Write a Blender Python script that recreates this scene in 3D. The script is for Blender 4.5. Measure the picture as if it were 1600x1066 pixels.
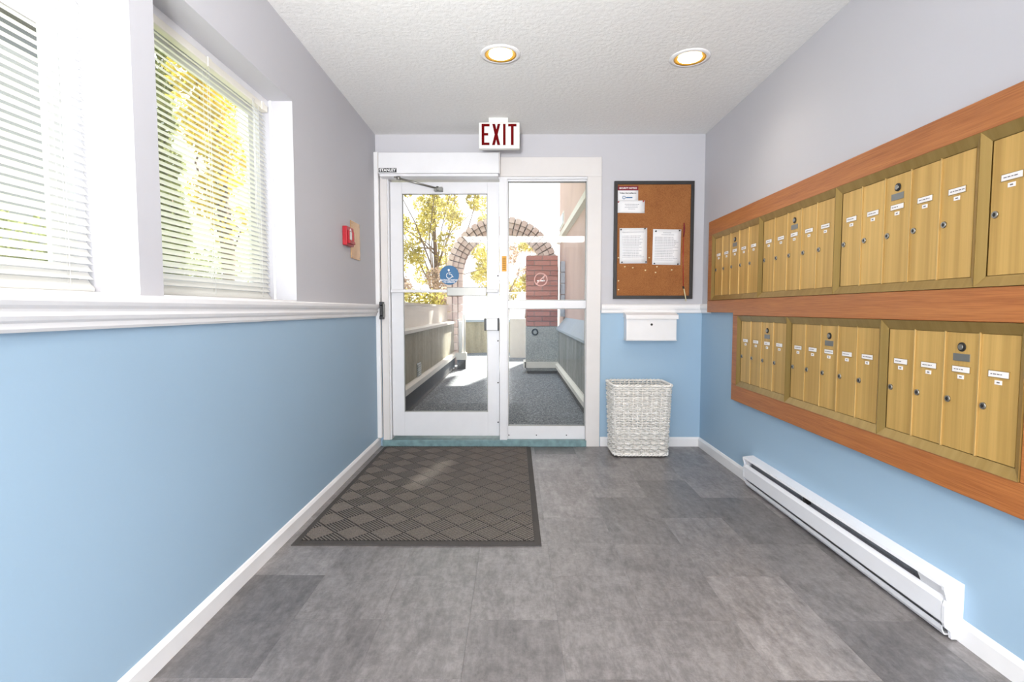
import bpy, bmesh, math, random
import numpy as np
from mathutils import Vector, Matrix
random.seed(7); RNG = np.random.default_rng(7)
SC = bpy.context.scene
COL = SC.collection
for o in list(bpy.data.objects): bpy.data.objects.remove(o)

# ------------------------------------------------------------------ camera
F = 830.0; W, H = 1600, 1066
XL, XR, D, HC, ZC = -1.085, 1.468, 4.19, 1.088, 2.44     # left wall, right wall, back wall, eye height, ceiling
PITCH = math.atan((H/2-484)/F); YAW = math.atan((805-W/2)/F)
cd = bpy.data.cameras.new('camera'); cam = bpy.data.objects.new('camera', cd); COL.objects.link(cam)
cd.sensor_width = 36; cd.lens = F*36/W; cd.clip_start = .05; cd.clip_end = 300
cam.location = (0, 0, HC); cam.rotation_euler = (math.pi/2-PITCH, 0, YAW)
SC.camera = cam

# ------------------------------------------------------------------ world, sun, lamps, exposure
SC.view_settings.view_transform = 'Standard'; SC.view_settings.look = 'None'
SC.view_settings.gamma = 1; SC.view_settings.use_curve_mapping = False
SC.view_settings.exposure = 1.0
wd = bpy.data.worlds.new('sky'); SC.world = wd; wd.use_nodes = True
bg = wd.node_tree.nodes['Background']; bg.inputs[0].default_value = (.90, .95, 1.0, 1); bg.inputs[1].default_value = 1.4
SUN_AZ, SUN_EL = math.atan2(.27, 1.0), math.radians(42)
sd = Vector((math.sin(SUN_AZ)*math.cos(SUN_EL), math.cos(SUN_AZ)*math.cos(SUN_EL), math.sin(SUN_EL)))
sl = bpy.data.lights.new('sun', 'SUN'); sl.energy = 12; sl.angle = .009; sl.color = (1, .95, .85)
so = bpy.data.objects.new('sun', sl); COL.objects.link(so); so.location = (3, 12, 14)
so.rotation_euler = sd.to_track_quat('Z', 'Y').to_euler()

def area(name, loc, sx, sy, power, color, spread=180):
    l = bpy.data.lights.new(name, 'AREA'); l.shape = 'RECTANGLE'; l.size = sx; l.size_y = sy
    l.energy = power; l.color = color; l.spread = math.radians(spread)
    o = bpy.data.objects.new(name, l); COL.objects.link(o); o.location = loc
    return o
LUM_P, DOWN_P, REAR_P, FILL_P, UP_P = 46, 1.2, 15, 80, 13
area('luminaire_lamp', (.19, -1.30, ZC-.075), 2.2, .9, LUM_P, (1, .99, .98))
rw = area('rear_fill', (-.36, -3.0, .95), .40, 1.7, FILL_P, (1, .997, .99)); rw.rotation_euler = (math.radians(125), 0, 0)   # fill light added behind the viewer, no window there
ul = area('ceiling_fill', (-.28, -.5, 1.35), .26, .26, UP_P, (1, .997, .99), 85); ul.rotation_euler = (math.radians(115), 0, 0)  # fill lamp added behind the camera to brighten the ceiling

# ------------------------------------------------------------------ helpers
def lin(c):
    return tuple(((v/255)/12.92 if v/255 <= .04045 else ((v/255+.055)/1.055)**2.4) for v in c)
class N:
    def __init__(s, name):
        s.m = bpy.data.materials.new(name); s.m.use_nodes = True
        s.t = s.m.node_tree; s.b = s.t.nodes['Principled BSDF']; s.out = s.t.nodes['Material Output']
    def n(s, typ, **kw):
        x = s.t.nodes.new(typ)
        for k, v in kw.items():
            if k.startswith('i_'): x.inputs[k[2:].replace('_', ' ')].default_value = v
            else: setattr(x, k, v)
        return x
    def l(s, a, b): s.t.links.new(a, b)
    def coord(s, scale=(1, 1, 1), rand=False, src='Object'):
        c = s.n('ShaderNodeTexCoord'); mp = s.n('ShaderNodeMapping'); mp.inputs['Scale'].default_value = scale
        s.l(c.outputs[src], mp.inputs[0])
        if rand:
            oi = s.n('ShaderNodeObjectInfo'); v = s.n('ShaderNodeCombineXYZ')
            mu = s.n('ShaderNodeMath', operation='MULTIPLY'); mu.inputs[1].default_value = 37
            s.l(oi.outputs['Random'], mu.inputs[0]); s.l(mu.outputs[0], v.inputs[0]); s.l(mu.outputs[0], v.inputs[1])
            s.l(v.outputs[0], mp.inputs['Location'])
        return mp.outputs[0]
    def noise(s, vec, scale, detail=4, rough=.5):
        x = s.n('ShaderNodeTexNoise'); x.inputs['Scale'].default_value = scale
        x.inputs['Detail'].default_value = detail; x.inputs['Roughness'].default_value = rough
        s.l(vec, x.inputs['Vector']); return x.outputs[0]
    def ramp(s, fac, stops):
        r = s.n('ShaderNodeValToRGB'); e = r.color_ramp.elements
        while len(e) < len(stops): e.new(.5)
        for q, (p, c) in zip(e, stops): q.position = p; q.color = (*c, 1)
        s.l(fac, r.inputs[0]); return r.outputs[0]
    def mix(s, fac, a, b, mode='MIX'):
        x = s.n('ShaderNodeMix', data_type='RGBA', blend_type=mode)
        for sock, v in ((x.inputs[0], fac), (x.inputs[6], a), (x.inputs[7], b)):
            if hasattr(v, 'links'): s.l(v, sock)
            elif isinstance(v, (int, float)): sock.default_value = v
            else: sock.default_value = (*v, 1)
        return x.outputs[2]
    def bump(s, h, strength, dist):
        x = s.n('ShaderNodeBump'); x.inputs['Strength'].default_value = strength; x.inputs['Distance'].default_value = dist
        s.l(h, x.inputs['Height']); s.l(x.outputs[0], s.b.inputs['Normal'])
def plain(name, rgb, rough=.5, metal=0, var=.06, nscale=9, bump=0, bscale=300, spec=.5, trans=0):
    m = N(name); c = lin(rgb); v = m.coord()
    n = m.noise(v, nscale, 3)
    m.l(m.ramp(n, [(.3, tuple(x*(1-var) for x in c)), (.7, tuple(min(1, x*(1+var)) for x in c))]), m.b.inputs['Base Color'])
    m.b.inputs['Roughness'].default_value = rough; m.b.inputs['Metallic'].default_value = metal
    m.b.inputs['Specular IOR Level'].default_value = spec
    if bump: m.bump(m.noise(v, bscale, 2), .4, bump)
    return m.m
def emit(name, rgb, strength):
    m = N(name); m.b.inputs['Emission Color'].default_value = (*lin(rgb), 1)
    m.b.inputs['Emission Strength'].default_value = strength; m.b.inputs['Base Color'].default_value = (*lin(rgb), 1)
    return m.m
def glass(name, tint=(.97, .985, .98)):
    m = N(name); t = m.n('ShaderNodeBsdfTransparent'); t.inputs[0].default_value = (*tint, 1)
    g = m.n('ShaderNodeBsdfGlossy'); g.inputs['Roughness'].default_value = .0
    lw = m.n('ShaderNodeLayerWeight'); lw.inputs[0].default_value = .5      # Schlick reflectance, the same from both sides of the thin pane
    pw = m.n('ShaderNodeMath', operation='POWER'); pw.inputs[1].default_value = 5; m.l(lw.outputs['Facing'], pw.inputs[0])
    fr = m.n('ShaderNodeMath', operation='MULTIPLY_ADD'); fr.inputs[1].default_value = .965; fr.inputs[2].default_value = .035; m.l(pw.outputs[0], fr.inputs[0])
    x = m.n('ShaderNodeMixShader'); m.l(fr.outputs[0], x.inputs[0]); m.l(t.outputs[0], x.inputs[1]); m.l(g.outputs[0], x.inputs[2])
    m.l(x.outputs[0], m.out.inputs[0]); m.t.nodes.remove(m.b); return m.m
def translucent(name, rgb, var=.3, amount=.4, scale=5):
    m = N(name); c = lin(rgb); v = m.coord()
    col = m.ramp(m.noise(v, scale, 3), [(.3, tuple(x*(1-var) for x in c)), (.7, tuple(min(1, x*(1+var)) for x in c))])
    d = m.n('ShaderNodeBsdfDiffuse'); t = m.n('ShaderNodeBsdfTranslucent'); x = m.n('ShaderNodeMixShader'); x.inputs[0].default_value = amount
    m.l(col, d.inputs[0]); m.l(col, t.inputs[0]); m.l(d.outputs[0], x.inputs[1]); m.l(t.outputs[0], x.inputs[2])
    m.l(x.outputs[0], m.out.inputs[0]); m.t.nodes.remove(m.b); return m.m

class MB:
    def __init__(s): s.v = []; s.f = []; s.m = []; s.s = []
    def add(s, vs, fs, m=0, smooth=False):
        b = len(s.v); s.v += [tuple(p) for p in vs]
        for f in fs: s.f.append([i+b for i in f]); s.m.append(m); s.s.append(smooth)
        return s
    def box(s, x0, x1, y0, y1, z0, z1, m=0):
        vs = [(x, y, z) for z in (z0, z1) for y in (y0, y1) for x in (x0, x1)]
        return s.add(vs, [(0,2,3,1), (4,5,7,6), (0,1,5,4), (2,6,7,3), (0,4,6,2), (1,3,7,5)], m)
    def prism(s, poly, axis, a0, a1, m=0, smooth=False):   # poly = 2D points in the two other axes, in xyz order
        n = len(poly); vs = []
        for a in (a0, a1):
            for p, q in poly:
                vs.append((a, p, q) if axis == 'x' else (p, a, q) if axis == 'y' else (p, q, a))
        s.add(vs, [tuple(range(n)), tuple(range(2*n-1, n-1, -1))], m)
        b = len(s.v)-2*n
        for i in range(n):
            j = (i+1) % n; s.f.append([b+i, b+j, b+n+j, b+n+i]); s.m.append(m); s.s.append(smooth)
        return s
    def cyl(s, c, axis, r, h, seg=16, m=0, r2=None, caps=True):
        r2 = r if r2 is None else r2; c = Vector(c); vs = []
        for k, rr in ((0, r), (1, r2)):
            for i in range(seg):
                a = 2*math.pi*i/seg; p, q = rr*math.cos(a), rr*math.sin(a)
                vs.append(c+Vector({'x': (k*h, p, q), 'y': (p, k*h, q), 'z': (p, q, k*h)}[axis]))
        s.add(vs, [(i, (i+1) % seg, seg+(i+1) % seg, seg+i) for i in range(seg)], m, True)
        if caps:
            b = len(s.v)-2*seg
            s.f += [[b+i for i in range(seg)], [b+seg+i for i in range(seg-1, -1, -1)]]; s.m += [m, m]; s.s += [False, False]
        return s
    def lathe(s, prof, c, axis='z', seg=24, m=0, closed=False):   # prof: (r, h)
        c = Vector(c); vs = []; n = len(prof)
        for i in range(seg):
            a = 2*math.pi*i/seg
            for r, h in prof:
                p, q = r*math.cos(a), r*math.sin(a)
                vs.append(c+Vector({'x': (h, p, q), 'y': (p, h, q), 'z': (p, q, h)}[axis]))
        fs = []
        for i in range(seg):
            j = (i+1) % seg
            for k in range(n if closed else n-1):
                fs.append((i*n+k, j*n+k, j*n+(k+1) % n, i*n+(k+1) % n))
        return s.add(vs, fs, m, True)
    def tube(s, pts, r, seg=6, closed=False, m=0):
        P = [Vector(p) for p in pts]; n = len(P); vs = []; up = Vector((0, 0, 1))
        for i, p in enumerate(P):
            a = P[(i-1) % n] if (closed or i) else p; b = P[(i+1) % n] if (closed or i < n-1) else p
            t = (b-a).normalized(); u = t.cross(up)
            if u.length < .05: u = t.cross(Vector((0, 1, 0)))
            u.normalize(); w = u.cross(t); rr = r[i] if hasattr(r, '__len__') else r
            for k in range(seg):
                an = 2*math.pi*k/seg; vs.append(p+u*rr*math.cos(an)+w*rr*math.sin(an))
        fs = []
        for i in range(n if closed else n-1):
            j = (i+1) % n
            for k in range(seg): fs.append((i*seg+k, i*seg+(k+1) % seg, j*seg+(k+1) % seg, j*seg+k))
        if not closed: fs += [tuple(range(seg)), tuple(range((n-1)*seg+seg-1, (n-1)*seg-1, -1))]
        return s.add(vs, fs, m, True)
    def mesh(s, name, mats, off=(0, 0, 0)):
        me = bpy.data.meshes.new(name)
        me.from_pydata([(x-off[0], y-off[1], z-off[2]) for x, y, z in s.v], [], s.f)
        for mt in (mats if isinstance(mats, (list, tuple)) else [mats]): me.materials.append(mt)
        bm = bmesh.new(); bm.from_mesh(me)
        bmesh.ops.recalc_face_normals(bm, faces=bm.faces); bm.to_mesh(me); bm.free()
        me.polygons.foreach_set('material_index', s.m); me.polygons.foreach_set('use_smooth', s.s); me.update()
        return me
    def build(s, name, mats, parent=None, bevel=0, kind=None):
        off = wloc(parent) if parent else Vector((0, 0, 0))
        if parent is None and s.v:
            a = np.array(s.v); off = Vector(((a[:, 0].min()+a[:, 0].max())/2, (a[:, 1].min()+a[:, 1].max())/2, a[:, 2].min()))
        o = bpy.data.objects.new(name, s.mesh(name, mats, off)); COL.objects.link(o)
        if parent: o.parent = parent
        else: o.location = off
        if bevel:
            b = o.modifiers.new('bevel', 'BEVEL'); b.width = bevel; b.segments = 2; b.limit_method = 'ANGLE'
        if kind: o['kind'] = kind
        return o
def wloc(o):
    v = Vector((0, 0, 0))
    while o: v += o.location; o = o.parent
    return v
def tag(o, label, cat, group=None):
    o['label'] = label; o['category'] = cat
    if group: o['group'] = group
    return o
def thing(name, loc, label, cat, group=None):
    o = bpy.data.objects.new(name, None); COL.objects.link(o); o.location = loc; o.empty_display_size = .1
    return tag(o, label, cat, group)
def struct(o, label=None):
    o['kind'] = 'structure'
    if label: o['label'] = label
    return o
def text_mesh(body, size, extrude=.0004, bold=0, xs=1):
    cu = bpy.data.curves.new('txt', 'FONT'); cu.body = body; cu.size = size; cu.extrude = extrude; cu.offset = bold
    cu.align_x = 'CENTER'; cu.align_y = 'CENTER'; cu.resolution_u = 2
    t = bpy.data.objects.new('txt', cu); COL.objects.link(t)
    bpy.context.view_layer.update()
    me = bpy.data.meshes.new_from_object(t.evaluated_get(bpy.context.evaluated_depsgraph_get()))
    bpy.data.objects.remove(t); bpy.data.curves.remove(cu)
    if xs != 1: me.transform(Matrix.Diagonal((xs, 1, 1, 1)))
    return me
def text(name, body, size, loc, mat, parent, bold=0, xs=1, rot=None):   # loc in world; default faces -y
    me = text_mesh(body, size, bold=bold, xs=xs); me.name = name
    me.transform(Matrix.Rotation(math.pi/2, 4, 'X') if rot is None else rot); me.materials.clear(); me.materials.append(mat)
    o = bpy.data.objects.new(name, me); COL.objects.link(o); o.parent = parent; o.location = Vector(loc)-wloc(parent)
    return o
def kids(o): return [c for c in bpy.data.objects if c.parent == o]

# ------------------------------------------------------------------ materials
def paint(name, rgb):
    m = N(name); v = m.coord(); c = lin(rgb)
    m.l(m.ramp(m.noise(v, 1.3, 3), [(.3, tuple(x*.97 for x in c)), (.7, c)]), m.b.inputs['Base Color'])
    m.b.inputs['Roughness'].default_value = .55; m.b.inputs['Specular IOR Level'].default_value = .3
    m.bump(m.noise(v, 260, 2), .25, .0006); return m.m
M_WHITEWALL = paint('pale_wall_paint', (199, 198, 203))
M_BLUE = paint('blue_wall_paint', (163, 191, 214))
def ceiling_mat():
    m = N('knockdown_ceiling'); v = m.coord()
    n = m.noise(v, 38, 5, .6); r = m.ramp(n, [(.44, (0, 0, 0)), (.56, (1, 1, 1))])
    m.l(m.ramp(m.noise(v, 60, 4), [(.3, lin((236, 235, 233))), (.7, lin((243, 242, 240)))]), m.b.inputs['Base Color'])
    m.b.inputs['Roughness'].default_value = .8; m.bump(r, .32, .003); return m.m
M_CEIL = ceiling_mat()
M_TRIM = plain('white_trim_paint', (240, 239, 240), .35, var=.015)
M_FRAME = plain('white_aluminium', (228, 228, 231), .35, var=.02)
M_FRAMEW = plain('warm_white_casing', (222, 218, 216), .4, var=.015)
M_TEAL = plain('teal_threshold_paint', (116, 146, 150), .5, var=.2, nscale=25)
M_GLASS = glass('clear_glass'); M_DOORG = glass('tinted_door_glass', (.88, .89, .88))
def tile_mat():
    m = N('slate_vinyl'); v = m.coord((1, .7, 1), rand=True); oi = m.n('ShaderNodeObjectInfo')
    vs = m.coord((6, 1.2, 1), True)
    a = m.noise(v, 5, 9, .62); a.node.inputs['Distortion'].default_value = 1.4; b = m.noise(vs, 4, 8, .7); c = m.noise(m.coord((1, .45, 1), rand=True), 48, 7, .75)
    base = m.ramp(a, [(.32, lin((112, 110, 110))), (.5, lin((136, 133, 133))), (.68, lin((160, 157, 157)))])
    base = m.mix(.34, base, m.ramp(b, [(.38, lin((92, 90, 90))), (.62, lin((166, 163, 163)))]))
    base = m.mix(.20, base, m.ramp(c, [(.42, lin((88, 86, 85))), (.60, lin((186, 182, 181)))]))
    cr = m.noise(m.coord((1.2, 3.0, 1), True), 4, 12, .75)
    base = m.mix(m.ramp(cr, [(.485, (0, 0, 0)), (.5, (.35, .35, .35)), (.515, (0, 0, 0))]), base, lin((84, 80, 80)))
    tone = m.ramp(oi.outputs['Random'], [(0, (.54, .53, .535)), (.5, (.74, .725, .73)), (1, (.98, .96, .965))])
    m.l(m.mix(1.0, base, tone, 'MULTIPLY'), m.b.inputs['Base Color'])
    m.b.inputs['Roughness'].default_value = .36; m.bump(m.mix(.5, a, c), .35, .0014); return m.m
M_TILE = tile_mat()
def wood_mat():
    m = N('red_brown_wood'); v = m.coord((3.2, .35, 9)); v2 = m.coord((30, 1.1, 60))
    a = m.noise(v, 3, 6, .6); b = m.noise(v2, 6, 4, .6)
    base = m.ramp(a, [(.3, lin((154, 88, 42))), (.5, lin((176, 107, 54))), (.7, lin((192, 124, 66)))])
    m.l(m.mix(.45, base, m.ramp(b, [(.35, lin((142, 78, 38))), (.62, lin((194, 126, 70)))])), m.b.inputs['Base Color'])
    m.b.inputs['Roughness'].default_value = .42; m.bump(b, .15, .0005); return m.m
M_WOOD = wood_mat()
def gold(name, lo, hi, rough=.38, metal=.45, sc=(0, 26, .5)):
    m = N(name); v = m.coord(sc, True); v2 = m.coord((0, 900, 3), True)
    a = m.noise(v, 1, 3, .6); b = m.noise(v2, 1, 2)
    base = m.ramp(a, [(.32, lin(lo)), (.7, lin(hi))])
    m.l(m.mix(.16, base, m.ramp(b, [(.3, lin(lo)), (.7, lin(hi))])), m.b.inputs['Base Color'])
    m.b.inputs['Metallic'].default_value = metal; m.b.inputs['Roughness'].default_value = rough
    return m.m
M_GOLD = gold('brushed_gold_door', (186, 147, 78), (224, 183, 108), .42, .3)
M_GFRAME = gold('gold_anodised_frame', (152, 123, 66), (172, 143, 84), .35, .45)
M_BEAD = gold('gold_bead', (198, 166, 104), (218, 186, 124), .4, .35)
M_STEEL = plain('steel', (158, 156, 150), .35, .9)
M_DARK = plain('dark_slot', (35, 32, 30), .5)
M_BLACK = plain('black_plastic', (34, 34, 36), .4)
M_GREYPL = plain('grey_plate', (130, 130, 126), .35, .5)
M_CARD = plain('name_card', (242, 238, 236), .6, var=.01); M_INK = plain('card_ink', (120, 112, 112), .8, var=.2, nscale=500)
M_RED = plain('exit_red', (104, 4, 8), .8, var=.03, spec=.1)
M_ALARM = plain('alarm_red', (172, 14, 34), .35, var=.04)
M_BRASS = plain('brass_plate', (196, 156, 108), .22, .75, var=.12, nscale=30)
M_SIGNW = plain('sign_white', (238, 238, 232), .4, var=.01)
def cork_mat():
    m = N('cork'); v = m.coord()
    m.l(m.mix(.35, m.ramp(m.noise(v, 9, 4), [(.3, lin((142, 86, 42))), (.7, lin((160, 102, 54)))]),
              m.ramp(m.noise(v, 260, 3), [(.4, lin((112, 64, 30))), (.6, lin((186, 128, 76)))])), m.b.inputs['Base Color'])
    m.b.inputs['Roughness'].default_value = .9; return m.m
M_CORK = cork_mat()
M_PAPER = plain('paper', (240, 240, 242), .8, var=.01)
def print_mat():
    m = N('printed_lines'); v = m.coord((40, 1, 1)); c = m.n('ShaderNodeTexCoord')
    m.l(m.ramp(m.noise(v, 9, 2), [(.38, lin((150, 150, 158))), (.6, lin((220, 220, 224)))]), m.b.inputs['Base Color']); m.b.inputs['Roughness'].default_value = .9
    return m.m
M_PRINT = print_mat()
M_NOTICE = plain('notice_red', (122, 10, 36), .6, var=.03)
M_BOARDF = plain('board_frame_black', (44, 42, 42), .45)
M_WICKER = plain('white_wicker', (240, 237, 232), .55, var=.12, nscale=40)
M_HEAT = plain('heater_enamel', (236, 237, 242), .35, var=.01)
M_HEATIN = plain('heater_inside', (150, 153, 160), .5, 0)
M_MATB = plain('mat_rubber', (66, 62, 60), .8, var=.1, nscale=60)
M_MATR = plain('mat_rib_carpet', (112, 105, 100), .95, var=.22, nscale=220, bump=.002, bscale=500)
M_SLAT = translucent('blind_slat', (248, 247, 243), .01, .42)
M_HEADR = plain('blind_headrail', (244, 240, 228), .45, var=.02)
M_CORD = plain('blind_cord', (242, 242, 240), .7, var=.01)
M_VINYL = plain('window_vinyl', (226, 227, 230), .4, var=.01)
M_REFL = plain('gold_reflector', (244, 186, 70), .3, .3)
M_BULB = emit('lamp_glow', (255, 240, 210), 9)
M_STICK = plain('sticker_blue', (38, 104, 152), .5, var=.03)
M_STW = plain('sticker_white', (245, 245, 245), .5, var=.01)
M_YEL = plain('sticker_yellow', (222, 160, 30), .5, var=.06, nscale=60)
M_PINK = plain('sticker_pink', (224, 178, 170), .5, var=.05)
# outdoors
def aggregate(name, sc, c0, c1, c2):
    m = N(name); v = m.coord(); vo = m.n('ShaderNodeTexVoronoi'); vo.inputs['Scale'].default_value = sc; m.l(v, vo.inputs[0])
    sep = m.n('ShaderNodeSeparateColor'); m.l(vo.outputs['Color'], sep.inputs[0])
    a = m.ramp(sep.outputs[0], [(0, lin(c0)), (.5, lin(c1)), (1, lin(c2))])
    m.l(m.mix(.4, a, m.ramp(m.noise(v, 3, 4), [(.3, tuple(x*.8 for x in lin(c1))), (.7, tuple(x*1.2 for x in lin(c1)))])), m.b.inputs['Base Color'])
    m.b.inputs['Roughness'].default_value = .8; m.bump(vo.outputs['Distance'], .5, .004); return m.m
M_AGG = aggregate('exposed_aggregate', 95, (56, 64, 74), (104, 112, 122), (206, 210, 214))
def concrete(name, lo, hi, spread=(2.2, 2.2, .35)):
    m = N(name); v = m.coord(spread); v2 = m.coord()
    a = m.ramp(m.noise(v, 3, 6, .6), [(.3, lin(lo)), (.7, lin(hi))])
    m.l(m.mix(.3, a, m.ramp(m.noise(v2, 26, 5, .7), [(.35, lin(lo)), (.65, lin(hi))])), m.b.inputs['Base Color'])
    m.b.inputs['Roughness'].default_value = .9; m.bump(m.noise(v2, 120, 3), .3, .002); return m.m
M_CONC = concrete('weathered_concrete', (140, 134, 116), (196, 190, 168))
M_CONCG = concrete('grey_stained_concrete', (112, 114, 112), (176, 178, 176))
M_GRAN = aggregate('speckled_pillar_concrete', 110, (138, 142, 142), (176, 180, 180), (214, 216, 214))
M_SKIRT = plain('dark_skirting', (84, 84, 86), .8, var=.1)
M_LEDGE = plain('white_ledge', (236, 234, 228), .6, var=.03)
M_CAPB = plain('blue_grey_cap', (176, 190, 206), .45, var=.05)
M_STUC = plain('pink_stucco', (214, 186, 178), .9, var=.05, nscale=2.5, bump=.003, bscale=140)
def brickm(name, lo, hi):
    m = N(name); v = m.coord(rand=True); oi = m.n('ShaderNodeObjectInfo')
    a = m.ramp(oi.outputs['Random'], [(0, lin(lo)), (1, lin(hi))])
    m.l(m.mix(.3, a, m.ramp(m.noise(v, 40, 4), [(.3, lin(lo)), (.7, lin(hi))])), m.b.inputs['Base Color']); m.b.inputs['Roughness'].default_value = .85; return m.m
M_BRICK = brickm('red_brick', (166, 108, 96), (204, 146, 134))
M_BRICKA = brickm('pale_pink_brick', (198, 172, 164), (226, 208, 200))
M_MORT = plain('mortar', (150, 138, 132), .95)
M_GROUND = plain('pale_paving', (196, 192, 184), .9, var=.06)
M_LAWN = plain('lawn', (128, 136, 84), .95, var=.25, nscale=14)
M_LEAFY = translucent('yellow_green_leaf', (178, 168, 98), .4, .5, 3)
M_LEAFC = translucent('bright_yellow_leaf', (226, 206, 104), .35, .5, 3)
M_LEAFG = translucent('green_leaf', (140, 146, 104), .4, .4, 3)
M_LEAFR = translucent('russet_leaf', (178, 158, 140), .3, .4, 3)
M_BARK = plain('bark', (120, 104, 92), .95, var=.25, nscale=20)
M_RAIL = plain('railing_white', (232, 232, 228), .5, var=.02)
M_SIDING = plain('grey_siding', (92, 97, 102), .8, var=.05)
M_DGLASS = plain('dark_window_glass', (120, 138, 150), .08, var=.1)

# ------------------------------------------------------------------ room shell
YB = -3.2        # front wall of the lobby, behind the camera
ZB = 1.085       # blue below, pale above
def fl():
    b = MB(); b.box(XL-.2, XR+.2, YB-.2, D+.2, -.12, -.005); o = b.build('floor', M_MATB); struct(o)
    cols = [-1.09+.31*i for i in range(9)]
    share = {}
    for i, x0 in enumerate(cols):
        y0 = (2.115 if i % 2 == 0 else 1.805) % .61 - .61*6
        a, c = max(x0, XL), min(x0+.31, XR)
        while y0 < D:
            p, q = max(y0, YB), min(y0+.61, D)
            y0 += .61
            if q-p < .02: continue
            key = (round(c-a, 3), round(q-p, 3))
            if key not in share:
                hx, hy, g, e = (c-a)/2-.00015, (q-p)/2-.00015, .0005, .0003
                vs = [(-hx, -hy, -.005), (hx, -hy, -.005), (hx, hy, -.005), (-hx, hy, -.005),
                      (-hx, -hy, -e), (hx, -hy, -e), (hx, hy, -e), (-hx, hy, -e),
                      (-hx+g, -hy+g, 0), (hx-g, -hy+g, 0), (hx-g, hy-g, 0), (-hx+g, hy-g, 0)]
                fs = [(8, 9, 10, 11)]+[(k, (k+1) % 4, 4+(k+1) % 4, 4+k) for k in range(4)]+[(4+k, 4+(k+1) % 4, 8+(k+1) % 4, 8+k) for k in range(4)]
                share[key] = MB().add(vs, fs).mesh('vinyl_tile', M_TILE)
            t = bpy.data.objects.new('vinyl_tile', share[key]); COL.objects.link(t); t.parent = o
            t.location = Vector(((a+c)/2, (p+q)/2, 0))-o.location
fl()
struct(MB().box(XL-.2, XR+.2, YB-.2, D+.2, ZC, ZC+.15).build('ceiling', M_CEIL))
TW = .2
W2 = (1.640, 2.640); W1 = (.545, 1.537); WZ = (1.128, 2.10)
b = MB(); x0, x1 = XL-TW, XL
b.box(x0, x1, YB, D, -.1, ZB, 1); b.box(x0, x1, YB, D, ZB, WZ[0], 0); b.box(x0, x1, YB, D, WZ[1], ZC, 0)
for p, q in ((YB, W1[0]), (W1[1], W2[0]), (W2[1], D)): b.box(x0, x1, p, q, WZ[0], WZ[1])
struct(b.build('wall_left', [M_WHITEWALL, M_BLUE]))
b = MB(); b.box(XR, XR+TW, YB, D, -.1, ZB, 1); b.box(XR, XR+TW, YB, D, ZB, ZC)
struct(b.build('wall_right', [M_WHITEWALL, M_BLUE]))
OX = (-1.035, .60); OZ = 2.16        # opening for door and sidelight
b = MB(); y0, y1 = D, D+TW
b.box(XL-TW, OX[0], y0, y1, -.1, ZB, 1); b.box(XL-TW, OX[0], y0, y1, ZB, ZC)
b.box(OX[1], XR+TW, y0, y1, -.1, ZB, 1); b.box(OX[1], XR+TW, y0, y1, ZB, ZC); b.box(OX[0], OX[1], y0, y1, OZ, ZC)
struct(b.build('wall_back', [M_WHITEWALL, M_BLUE]))
b = MB(); b.box(XL-TW, XR+TW, YB-TW, YB, -.1, ZB, 1); b.box(XL-TW, XR+TW, YB-TW, YB, ZB, ZC)
struct(b.build('wall_front', [M_WHITEWALL, M_BLUE]))

BH, BT = .075, .013
bp = [(0, 0), (BT, 0), (BT, BH-.016), (BT*.45, BH-.003), (0, BH)]
struct(MB().prism([(XL+p, z) for p, z in bp], 'y', YB, D).build('baseboard_left', M_TRIM))
struct(MB().prism([(XR-p, z) for p, z in bp], 'y', YB, D-BT).build('baseboard_right', M_TRIM))
struct(MB().prism([(D-p, z) for p, z in bp], 'x', .675, XR).build('baseboard_back', M_TRIM))
def rail_prof(z0, k=1):   # chair rail: stacked beads; (out, z)
    return [(0, z0), (.010*k, z0), (.014*k, z0+.008), (.014*k, z0+.020), (.020*k, z0+.026), (.024*k, z0+.036), (.020*k, z0+.046),
            (.020*k, z0+.052), (.030*k, z0+.060), (.034*k, z0+.070), (.034*k, z0+.084), (.030*k, z0+.090), (0, z0+.090)]
struct(MB().prism([(XL+p, z) for p, z in rail_prof(1.038, 1.1)], 'y', YB, 4.10).build('trim_1', M_TRIM), 'white moulded chair rail under the windows on the left wall')
bk = [(0, 1.060), (.012, 1.060), (.018, 1.068), (.018, 1.084), (.024, 1.09), (.028, 1.104), (.028, 1.122), (.020, 1.130), (0, 1.130)]
struct(MB().prism([(D-p, z) for p, z in bk], 'x', .675, XR).build('trim_2', M_TRIM), 'white chair rail below the cork board')
struct(MB().prism([(XR-p, z) for p, z in bk], 'y', 3.995, D-.028).build('trim_3', M_TRIM), 'short white chair rail in the right corner')
struct(MB().box(OX[0]-.02, .565, D-.03, D+.15, 0, .052).build('trim_4', M_TEAL, bevel=.004), 'teal painted threshold under the door and sidelight')

# door and sidelight casing
cs = struct(MB().box(-.125, .668, D-.022, D, 2.115, 2.262).build('trim_5', M_FRAMEW, bevel=.003), 'white door casing')
MB().box(.558, .668, D-.024, D, 0, 2.115).build('casing_board', M_FRAMEW, cs, bevel=.003)
MB().box(-1.048, -.995, D-.022, D, .052, 2.262).build('casing_board', M_FRAMEW, cs, bevel=.003)
MB().box(-.995, -.125, D-.012, D, 2.115, 2.262).build('casing_board', M_FRAMEW, cs)
struct(MB().box(XL, XL+.034, 4.128, 4.19-.0225, .076, 2.292).build('trim_6', M_TRIM, bevel=.005), 'narrow white strip running up the corner beside the door')

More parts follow.
